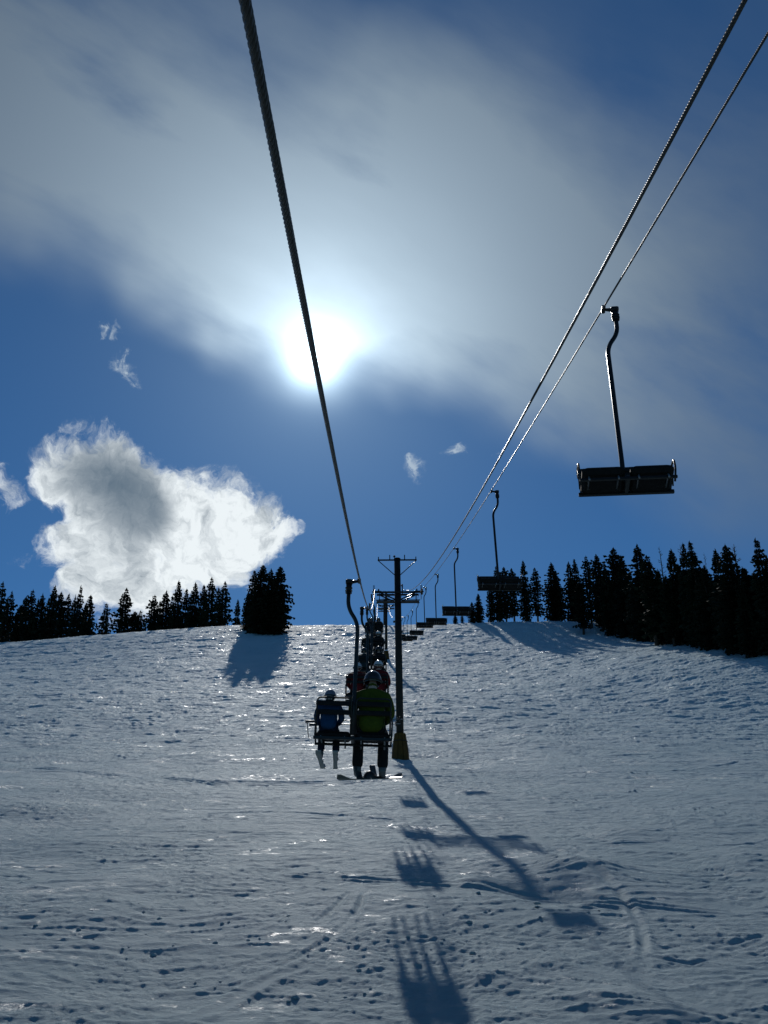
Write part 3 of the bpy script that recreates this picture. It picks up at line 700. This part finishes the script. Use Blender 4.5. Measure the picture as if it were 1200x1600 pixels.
def make_person(chair_loc, x, label, jacket, trousers, helmet, boots, gloves, sc=1.0, lean=0.0, knee_w=.15, toe=0, detail=2, bend=0.0, logo=False, bulky=1.0, hem=.07):
    J = person_shape(sc, lean, 'lap', knee_w, toe, 0, bend)
    root = empty('person', (chair_loc[0] + x, chair_loc[1] + .02, chair_loc[2] + SEATZ + .01))
    n = []; e = []
    def ad(co, r, r2=None): n.append((co, r, r2 if r2 else r)); return len(n) - 1
    q = sc
    pe = ad(J['pelvis'], .13 * q, .10 * q); be = ad(J['belly'], .125 * q, .10 * q); chh = ad(J['chest'], .145 * q, .11 * q); ne = ad(J['neck'], .055 * q); hd = ad(J['head'], .085 * q, .095 * q); cr = ad(J['crown'], .07 * q, .08 * q)
    e += [(pe, be), (be, chh), (chh, ne), (ne, hd), (hd, cr)]
    no = ad(J['head'] + Vector((0, .105, -.01)) * q, .018 * q); e.append((hd, no))
    for s, k in ((-1, 'l'), (1, 'r')):
        a = ad(J['sh' + k], .055 * q); b = ad(J['el' + k], .042 * q); c = ad(J['wr' + k], .028 * q); e += [(chh, a), (a, b), (b, c)]
        fingers(n, e, J['wr' + k], s, q, .026 * q, c)
        a = ad(J['hip' + k], .085 * q); b = ad(J['kn' + k], .058 * q); c = ad(J['an' + k], .042 * q); d = ad(J['to' + k], .035 * q); e += [(pe, a), (a, b), (b, c), (c, d)]
    skin_mesh('body', M['skin'], n, e, root, 1)
    # jacket: torso, collar, sleeves
    n = []; e = []; bk = bulky
    az = ad(J['pelvis'] + Vector((0, -.03, -.02 - hem)) * q, .185 * q * bk, .14 * q); a0 = ad(J['pelvis'] + Vector((0, -.03, .05)) * q, .20 * q * bk, .15 * q); e.append((az, a0)); a1 = ad(J['belly'], .19 * q * bk, .145 * q); a2 = ad(J['chest'], .185 * q * bk, .15 * q); a3 = ad(J['neck'] + Vector((0, 0, .01)) * q, .088 * q, .085 * q)
    e += [(a0, a1), (a1, a2), (a2, a3)]
    for s, k in ((-1, 'l'), (1, 'r')):
        sh = J['sh' + k] * 1.0; a = ad(sh + Vector((s * .012, 0, -.015)) * q, .088 * q * bk); m1 = ad((J['sh' + k] + J['el' + k]) / 2 + Vector((s * .02, 0, 0)) * q, .072 * q * bk); b = ad(J['el' + k] + Vector((s * .015, 0, 0)) * q, .068 * q * bk); c = ad(J['wr' + k], .048 * q)
        e += [(a2, a), (a, m1), (m1, b), (b, c)]
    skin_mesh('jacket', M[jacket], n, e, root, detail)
    # trousers
    n = []; e = []
    a0 = ad(J['pelvis'] + Vector((0, 0, .0)) * q, .145 * q, .10 * q)
    for s, k in ((-1, 'l'), (1, 'r')):
        a = ad(J['hip' + k] + Vector((s * .02, .02, 0)) * q, .105 * q); m1 = ad((J['hip' + k] + J['kn' + k]) / 2, .093 * q); b = ad(J['kn' + k], .080 * q); mm = ad((J['kn' + k] + J['an' + k]) / 2, .078 * q); c = ad(J['an' + k] + Vector((0, 0, .06 if q < .9 else .0)) * q, .082 * q)
        e += [(a0, a), (a, m1), (m1, b), (b, mm), (mm, c)]
    skin_mesh('trousers', M[trousers], n, e, root, detail)
    for s, k in ((-1, 'l'), (1, 'r')):
        n = []; e = []
        a = ad(J['an' + k] + Vector((0, 0, .11)) * q, .062 * q); b = ad(J['an' + k], .060 * q); h = ad(J['he' + k] + Vector((0, 0, .035)) * q, .050 * q, .045 * q); t = ad(J['to' + k] + Vector((0, 0, .01)) * q, .052 * q, .042 * q)
        e += [(a, b), (b, h), (h, t)]
        skin_mesh('boot', M[boots], n, e, root, detail)
        n = []; e = []; a = ad(J['wr' + k] + Vector((s * .02, -.03, .01)) * q, .046 * q); b = ad(J['wr' + k], .040 * q); e.append((a, b))
        fingers(n, e, J['wr' + k], s, q, .036 * q, b)
        skin_mesh('glove', M[gloves], n, e, root, 1)
    hc = J['head'] + Vector((0, 0, .035)) * q
    hb = MB(); hb.ball(hc, .135 * q, 18, 12, (.88, 1.06, 1.0), -.25); hb.build('helmet', M[helmet], root)
    MB().tube([Vector((hc.x + .124 * q * math.cos(a), hc.y + .148 * q * math.sin(a), hc.z - .012 * q)) for a in np.linspace(0, 2 * math.pi, 25)[:-1]], .012 * q, 6, True).build('goggle_strap', M['rubber'], root)
    MB().box((hc.x, hc.y + .135 * q, hc.z - .02 * q), (.17 * q, .05 * q, .08 * q), bev=.02).build('goggles', M['lens'], root)
    n = []; e = []; a = ad(J['neck'] + Vector((0, -.02, .03)) * q, .085 * q, .09 * q); b = ad(J['head'] + Vector((0, -.02, -.05)) * q, .078 * q, .08 * q); e.append((a, b))
    skin_mesh('hood', M[jacket], n, e, root, 1)
    tag(root, label, 'person')
    root['J'] = 0; del root['J']
    return root, J

def sway_things(roots, c, ang):
    piv = Matrix.Translation(Vector(c.location)); m = piv @ Matrix.Rotation(ang, 4, 'Y') @ piv.inverted()
    for q in roots:
        k = m @ (Matrix.Translation(q.location) @ q.rotation_euler.to_matrix().to_4x4())
        q.location = k.to_translation(); q.rotation_euler = k.to_euler()
def place_on(root, c):
    """sway the rider with the chair"""
    sy = c.rotation_euler[1]
    piv = Vector(c.location); off = Vector(root.location) - piv
    root.location = piv + Matrix.Rotation(sy, 3, 'Y') @ off; root.rotation_euler[1] = sy

def ski_mesh(length, w=.085):
    b = MB(); vs = []; n = 14
    for i in range(n + 1):
        t = i / n; y = (t - .45) * length
        ww = w * (1 - .28 * math.sin(math.pi * t)) * (1 if t < .93 else max(.25, 1 - (t - .93) * 9)); z = .0 + (.10 * max(0, (t - .86) / .14) ** 2 + .03 * max(0, (.06 - t) / .06) ** 2)
        vs += [(-ww / 2, y, z), (ww / 2, y, z), (ww / 2, y, z + .016), (-ww / 2, y, z + .016)]
    fs = [(0, 1, 2, 3), (n * 4 + 3, n * 4 + 2, n * 4 + 1, n * 4)]
    for i in range(n):
        for k in range(4):
            l = (k + 1) % 4; fs.append((i * 4 + k, i * 4 + 4 + k, i * 4 + 4 + l, i * 4 + l))
    b.add(vs, fs); return b
def make_ski(root, J, k, mtop, label, length=1.2, tilt=R(-8), yaw=0, group=None):
    p = Vector(root.location) + Vector(J['an' + k]) + Vector((0, .06, -.115)) * (J['head'].z / .70)
    s = empty('ski', p, (tilt, 0, yaw))
    ski_mesh(length).build('ski_body', M[mtop], s)
    MB().box((0, .14, .035), (.06, .08, .035), bev=.008).box((0, -.17, .045), (.065, .09, .05), bev=.008).build('binding', M['bootd'], s)
    tag(s, label, 'ski', group)
    return s
def pole_thing(a, b, label, strap=True):
    a = Vector(a); b = Vector(b); root = empty('ski_pole', a); v = b - a; dn = v.normalized()
    MB().tube([(0, 0, 0), tuple(v)], [.009, .006], 8).build('shaft', M['galv'], root)
    MB().tube([tuple(-dn * .02), tuple(dn * .05), tuple(dn * .13)], [.022, .017, .015], 8).build('handle', M['bootd'], root)
    MB().disc(tuple(v - dn * .07), dn, .042, .012, 12).build('basket', M['bootd'], root)
    if strap:
        MB().tube(arc([(0, 0, 0), (.02, 0, -.08), (.03, .0, -.18), (.055, 0, -.27), (.03, .01, -.18), (.01, .01, -.02)], 3), .006, 5).build('strap', M['bootd'], root)
    tag(root, label, 'ski pole'); return root

# nearest chair: child and adult
c0 = LC[0]; cl = Vector(c0.location)
child, Jc = make_person(cl, -.37, 'child in blue jacket and grey helmet on the nearest riders\' chair', 'blue', 'navy', 'hel_grey', 'boot', 'black', .74, 0, .15, .02, 2)
MB().box((-.0, -.055, .455), (.11, .012, .05)).build('jacket_yoke', M['black'], child)
for i, bx in enumerate((-.034, -.01, .014, .036)):                # small pale mark on the back
    MB().tube([(bx - .007, -.066, .44), (bx + (.007 if i % 2 else -.002), -.066, .468)], .006, 5).build('print', M['white'], child)
adult, Ja = make_person(cl, .26, 'adult in lime green jacket and black helmet, sitting beside the child in blue', 'lime', 'black', 'hel_black', 'boot', 'black', 1.12, .0, .17, 0, 2, 0, False, 1.05, .11)
NEAR = [child, adult, LC[0]]
NEAR.append(make_ski(child, Jc, 'l', 'skib', 'child\'s short pale ski on the outer left boot', 1.0, R(-4), R(-2))); NEAR.append(make_ski(child, Jc, 'r', 'skib', 'child\'s short pale ski on the boot nearer the lime jacket rider', 1.0, R(-4), R(2)))
# snowboard under the adult
p = Vector(adult.location) + (Ja['anl'] + Ja['anr']) / 2 + Vector((0.02, .06, -.135))
sb = empty('snowboard', p, tuple((Matrix.Rotation(R(10), 3, 'X') @ Matrix.Rotation(R(-4), 3, 'Y') @ Matrix.Rotation(R(-38), 3, 'Z')).to_euler()))
b = MB(); vs = []; n = 20
for i in range(n + 1):
    t = i / n * 2 - 1; y = t * .74; ww = .26 * (1 - .16 * math.cos(t * 1.5)) * (1 - max(0, (abs(t) - .82) / .18) ** 2 * .75); z = .07 * max(0, (abs(t) - .78) / .22) ** 2
    vs += [(-ww / 2, y, z), (ww / 2, y, z), (ww / 2, y, z + .014), (-ww / 2, y, z + .014)]
fs = [(0, 1, 2, 3), (n * 4 + 3, n * 4 + 2, n * 4 + 1, n * 4)]
for i in range(n):
    for k in range(4): l = (k + 1) % 4; fs.append((i * 4 + k, i * 4 + 4 + k, i * 4 + 4 + l, i * 4 + l))
b.add(vs, fs).build('board', M['board'], sb)
for y in (-.17, .19):
    MB().box((0, y, .03), (.22, .11, .03), bev=.01).box((-.10, y, .12), (.03, .13, .19), Matrix.Rotation(R(-12), 3, 'Y'), bev=.012).build('binding', M['bootd'], sb)
MB().ball((-.02, .0, .02), .1, 10, 6, (1, 1, 1.1), 0.0).build('stomp_pad', M['bootd'], sb)
tag(sb, 'dark green snowboard hanging crosswise under the boots of the lime jacket rider', 'snowboard')
pz = cl.z + SEATZ + .20
NEAR.append(sb)
NEAR.append(pole_thing((cl.x - .72, cl.y + .42, pz + .02), (cl.x + .76, cl.y + .40, pz + .10), 'ski pole with dangling strap lying across the laps, its grip left of the child'))
NEAR.append(pole_thing((cl.x - .66, cl.y + .45, pz - .02), (cl.x + .70, cl.y + .45, pz + .04), 'second ski pole lying just under the strapped one across the laps', False))
sway_things(NEAR, LC[0].copy(), R(1.9))

# riders on the following chairs
spec = [
    (1, -.26, 'red', 'black', 'hel_white', 'rider in dark red on the second chair, the outer left one', .98), (1, .30, 'red', 'black', 'hel_white', 'rider in dark red on the second chair, behind the lime jacket rider\'s helmet', 1.06),
    (2, -.28, 'teal', 'black', 'hel_black', 'rider in dark teal on the left seat of the third chair', .98), (2, .28, 'black', 'black', 'hel_black', 'rider in black on the third chair, right seat', 1.05),
    (3, -.28, 'teal', 'navy', 'hel_white', 'rider in dark teal on the fourth chair, pale helmet', .95), (3, .28, 'black', 'black', 'hel_white', 'rider in black with bright helmet on the fourth chair', 1.1),
    (4, -.28, 'navy', 'black', 'hel_black', 'rider in navy blue on the fifth riders\' chair', 1.0), (4, .28, 'black', 'grey', 'hel_black', 'rider in black on the right of the fifth riders\' chair', 1.0),
    (5, -.28, 'grey', 'black', 'hel_white', 'rider in grey on the sixth riders\' chair', 1.0), (5, .28, 'black', 'black', 'hel_black', 'rider in black beside the grey one on the sixth chair', 1.0),
    (6, .0, 'maroon', 'black', 'hel_white', 'lone rider in maroon on the seventh riders\' chair', 1.0), (7, -.28, 'navy', 'black', 'hel_black', 'rider in navy on the left of the eighth chair', 1.0), (7, .28, 'black', 'black', 'hel_white', 'rider in black on the right of the eighth chair', 1.0),
    (9, -.28, 'black', 'black', 'hel_black', 'rider in black on the left of the tenth chair', 1.0), (9, .28, 'teal', 'black', 'hel_black', 'rider in teal on the right of the tenth chair', 1.0),
]
protos = {}
for (k, x, ja, tr, he, lab, sc) in spec:
    c = LC[k]
    dt = 2 if k < 3 else 1
    pr, J = make_person(Vector(c.location), x, lab, ja, tr, he, 'bootd', 'black', sc, 0, .15, .03, dt, 0, False, 1.05)
    place_on(pr, c)
    if k <= 3:
        w = 'left' if x < 0 else 'right'
        for kk in ('l', 'r'):
            make_ski(pr, J, kk, 'skid', '%s ski of the rider on the %s seat of the %s riders\' chair' % ({'l': 'left', 'r': 'right'}[kk], w, ordinal(k + 1)), 1.6, R(-6), R(-3 if kk == 'l' else 4))
c = LC[1].location
pole_thing((c.x + .35, c.y + .42, c.z + SEATZ + .30), (c.x - .86, c.y + .40, c.z + SEATZ + .62), 'ski pole sticking out left of the riders in red', False)

# ------------------------------------------------------------------ trees
def crown_mesh(seed, h=10.0, wid=1.35, bare=.06, dens=1.0, brush=False, sparse=False):
    r = random.Random(seed); b = MB(); z = h * bare
    top = h
    while z < top - .05:
        t = z / h
        L = wid * (min(1, (1 - t) * 1.9 + .06) ** .85) * (.8 + .35 * r.random())
        if t < .15: L *= .75 + t * 1.6
        if brush: L = wid * (.55 + .45 * min(1, (1 - t) * 3.5)) * (.6 + .6 * r.random()) * min(1, (1 - t) * 6 + .15)
        nbr = int((6 if not sparse else 3) * dens) + r.randint(0, 2)
        a0 = r.random() * 6.28
        for k in range(nbr):
            a = a0 + 6.283 * k / nbr + r.uniform(-.35, .35); l = L * r.uniform(.6, 1.15)
            up = r.uniform(-.25, .15) if t < .75 else r.uniform(.0, .6)
            if brush: up = r.uniform(-.05, .5)
            dx, dy = math.cos(a), math.sin(a); px, py = -dy, dx
            nseg = max(2, int(l / .34)); w0 = .20 + .10 * l
            if sparse: w0 *= .45
            for q in range(nseg):
                f0 = (q + .2) / nseg; f1 = (q + 1.25) / nseg
                c0 = (dx * l * f0, dy * l * f0, z + up * l * f0 - .12 * l * f0 * f0); c1 = (dx * l * f1, dy * l * f1, z + up * l * f1 - .12 * l * f1 * f1)
                ww = w0 * (1.15 - .6 * f0) * r.uniform(.7, 1.3)
                dr = r.uniform(.05, .20)
                vs = [c0, (c1[0] * .75 + c0[0] * .25 + px * ww, c1[1] * .75 + c0[1] * .25 + py * ww, c1[2] - dr), c1, (c1[0] * .75 + c0[0] * .25 - px * ww, c1[1] * .75 + c0[1] * .25 - py * ww, c1[2] - dr * r.random()),
                      ((c0[0] + c1[0]) / 2 + r.uniform(-.08, .08), (c0[1] + c1[1]) / 2 + r.uniform(-.08, .08), (c0[2] + c1[2]) / 2 - w0 * r.uniform(.5, 1.1)), ((c0[0] + c1[0]) / 2, (c0[1] + c1[1]) / 2, (c0[2] + c1[2]) / 2 + w0 * r.uniform(.2, .55))]
                b.add(vs, [(0, 1, 2), (0, 2, 3), (0, 4, 2), (0, 2, 5)])
        z += r.uniform(.17, .30) * (1.0 if not sparse else 1.6) / dens ** .5
    for k in range(5):
        a = r.random() * 6.28; zz = h - .3 + r.random() * .35
        b.add([(0, 0, zz - .25), (math.cos(a) * .12, math.sin(a) * .12, zz), (0, 0, zz + .25)], [(0, 1, 2)])
    return b
VAR = []
for i, (w, bare, br, dn_) in enumerate([(1.25, .03, False, 1.0), (1.5, .02, False, 1.05), (1.05, .05, False, .95), (1.3, .08, True, .95), (1.1, .12, True, .85), (1.75, .01, False, 1.1), (.95, .10, True, .75)]):
    r = random.Random(i)
    cm = crown_mesh(100 + i, 10, w, bare, dn_, br).mesh('crown', M['needle'] if i % 2 == 0 else M['needle2'])
    pts = [(r.uniform(-.03, .03) * j, r.uniform(-.03, .03) * j, -1.2 + 11.0 * j / 7) for j in range(8)]; pts[0] = (0, 0, -1.5)
    tm = MB().tube(pts, [.17 - .020 * j for j in range(8)], 8).mesh('trunk', M['bark'])
    VAR.append((cm, tm))
def bare_tree():
    r = random.Random(77); t = MB(); t.tube([(0, 0, -1.2), (.05, 0, 4), (0, .05, 8), (.03, 0, 10)], [.15, .11, .06, .015], 7)
    b = MB(); z = 3.0
    while z < 9.7:
        a = r.random() * 6.28; l = (1.25 * (1 - z / 11)) * r.uniform(.5, 1.3) + .15; u = r.uniform(.1, .55)
        p1 = (math.cos(a) * l * .5, math.sin(a) * l * .5, z + l * .15); p2 = (math.cos(a) * l, math.sin(a) * l, z + l * u)
        b.tube([(0, 0, z), p1, p2], [.03, .022, .008], 4)
        for q in range(2):
            a2 = a + r.choice((-1, 1)) * r.uniform(.5, 1); b.tube([p1, (p1[0] + math.cos(a2) * l * .35, p1[1] + math.sin(a2) * l * .35, p1[2] + .15)], [.015, .006], 4)
        z += r.uniform(.10, .22)
    return b.mesh('branches', M['bark']), t.mesh('trunk', M['bark'])
BARE = bare_tree()
rt = random.Random(3)
def tree_h(px, top_y, d):
    v = pix_dir(px, top_y); x = v.x / v.y * d; return x, CAMZ + v.z / v.y * d - gz(x, d)
def plant(px, top_y, d, label, group, var=None, width=1.0, bare=False, name='conifer_tree'):
    x, h = tree_h(px, top_y, d)
    h = max(h, 2.0)
    root = empty(name, (x, d, gz(x, d)), (0, 0, rt.uniform(0, 6.28)))
    s = h / 10; wd = (s * .45 + .55 * 1.15) * width * rt.uniform(.9, 1.12)
    cm, tm = BARE if bare else VAR[var if var is not None else rt.randrange(len(VAR))]
    for nm, me in (('branches' if bare else 'crown', cm), ('trunk', tm)):
        o = bpy.data.objects.new(nm, me); C.objects.link(o); o.parent = root
    root.scale = (wd, wd, s)
    tag(root, label, 'tree', group); return root

GL = 'conifers along the left ridge'
lt = [(5, 909, 226), (19, 925, 232), (33, 946, 228), (41, 935, 236), (52, 921, 227), (67, 929, 230), (86, 917, 226), (96, 926, 233), (108, 929, 229), (127, 917, 227), (142, 931, 228), (167, 942, 229), (198, 919, 226), (211, 956, 230), (220, 954, 228),
      (242, 929, 227), (260, 925, 231), (280, 909, 226), (292, 921, 233), (306, 912, 228), (319, 915, 231), (331, 902, 227), (352, 909, 229), (372, 938, 228)]
for i, (px, ty, d) in enumerate(lt):
    plant(px, ty, d + 34, '%s conifer from the left in the row on the left ridge' % ordinal(i + 1), GL, width=1.5 if px == 198 else rt.uniform(1.1, 1.45))
for i, (px, ty, d) in enumerate([(12, 935, 238), (60, 938, 240), (76, 936, 240), (118, 932, 240), (135, 942, 240), (250, 940, 240), (270, 930, 238), (299, 928, 240), (342, 918, 240), (322, 930, 240)]):
    plant(px, ty, d + 32, '%s smaller conifer from the left, half hidden behind the left ridge row' % ordinal(i + 1), 'rear conifers on the left ridge', width=.9)
for px, ty, d in [(-15, 905, 222), (-40, 915, 224), (-65, 900, 220), (-95, 910, 218), (-125, 905, 214), (-160, 890, 214)]:
    plant(px, ty, d, 'conifer beyond the left end of the left ridge row', 'outlying conifers on the left')
hc = hit(420, 992)
cl4 = [(398, 892, hc.y + 5, 5, 'leftmost tree of the dark clump standing alone above its shadow', .95), (411, 884, hc.y + 1, 5, 'second tree from the left in the lone dark clump', 1.15), (424, 890, hc.y, 1, 'third tree from the left in the lone dark clump', 1.2), (438, 886, hc.y + 1.5, 5, 'rightmost tall tree of the lone dark clump on the slope', 1.3),
       (388, 925, hc.y + 6, 1, 'short tree at the left foot of the lone dark clump', .8), (431, 905, hc.y + .3, 5, 'lower bushy tree in the middle front of the lone dark clump', 1.1), (405, 915, hc.y + 2.5, 5, 'lower bushy tree at the left front of the lone dark clump', 1.1)]
for px, ty, d, v, lab, w in cl4: plant(px, ty, d, lab, 'lone clump of conifers on the slope', v, w * 1.08)

GRR = 'conifers along the right side of the slope'
def on(px, by, extra=0): h = hit(px, by, 30, 226); return h.y + extra
rtt = [  # px, top, base
    (737, 941, 972, .9), (747, 928, 972, 1.1), (711, 959, 970, .6), (722, 966, 971, .5), (765, 905, 972, 1.0), (776, 884, 972, 1.25), (787, 886, 972, 1.0), (799, 888, 972, 1.1), (817, 877, 971, 1.05), (835, 887, 970, 1.1), (861, 880, 969, 1.35), (868, 893, 969, 1.2),
    (888, 879, 970, .95), (897, 874, 970, .95), (915, 868, 982, 1.1), (905, 905, 992, 1.3), (931, 866, 988, 1.0), (944, 885, 995, 1.15), (958, 856, 996, 1.25), (970, 868, 997, 1.2), (995, 853, 1004, 1.35), (1010, 868, 1013, 1.4), (1048, 860, 1012, 1.2),
    (1067, 850, 1014, 1.1), (1078, 848, 1016, 1.35), (1040, 900, 1013, 1.2), (1117, 860, 1018, 1.2), (1133, 852, 1024, 1.4), (1100, 885, 1018, 1.2), (1155, 905, 1026, .9), (1181, 844, 1029, 1.35), (1197, 870, 1030, 1.3), (1160, 930, 1030, 1.2), (1090, 905, 1018, 1.3), (1025, 905, 1010, 1.2), (985, 900, 1002, 1.2)]
rtt.sort(key=lambda q: q[0])
for i, (px, ty, by, w) in enumerate(rtt):
    plant(px, ty, on(px, by, rt.uniform(0, .8)), '%s conifer from the left along the right side of the slope' % ordinal(i + 1), GRR, width=w * 1.05, var=rt.choice([0, 1, 2, 3, 4, 0, 1, 2]))
plant(1030, 854, on(1030, 1010, 3), 'bare leafless tree showing sky through its branches among the right conifers', 'bare trees on the right', bare=True, width=.9, name='bare_tree')
plant(1146, 850, on(1146, 1022, 3), 'bare tree with curved twigs near the right conifer tops', 'bare trees on the right', bare=True, width=1.5, name='bare_tree')
plant(1100, 863, on(1100, 1018, 4), 'thin pointed snag between two conifers on the right', 'bare trees on the right', bare=True, width=.45, name='bare_tree')
plant(1062, 851, on(1062, 1018, 5), 'sparse bare tree just left of the tall pair of conifers', 'bare trees on the right', bare=True, width=1.0, name='bare_tree')
k = 0
for row, (dd_, ty0) in enumerate([(5, 892), (11, 900), (18, 905)]):
    px = 930 + row * 6
    while px < 1215:
        by = np.interp(px, [880, 910, 940, 980, 1020, 1100, 1200], [972, 985, 990, 998, 1008, 1018, 1029])
        plant(px, ty0 + rt.uniform(-12, 22), on(px, by, dd_ + rt.uniform(-1.5, 1.5)), 'dark conifer in the crowded ranks behind the right front row', 'rear conifers on the right', width=rt.uniform(1.1, 1.4)); px += rt.uniform(13, 19)
for i in range(9):
    px = 1215 + i * 16; plant(px, 850 + rt.uniform(-15, 30), on(px, 1031, rt.uniform(0, 8)), 'conifer past the right edge of the tall row', 'outlying conifers on the right', width=1.3)
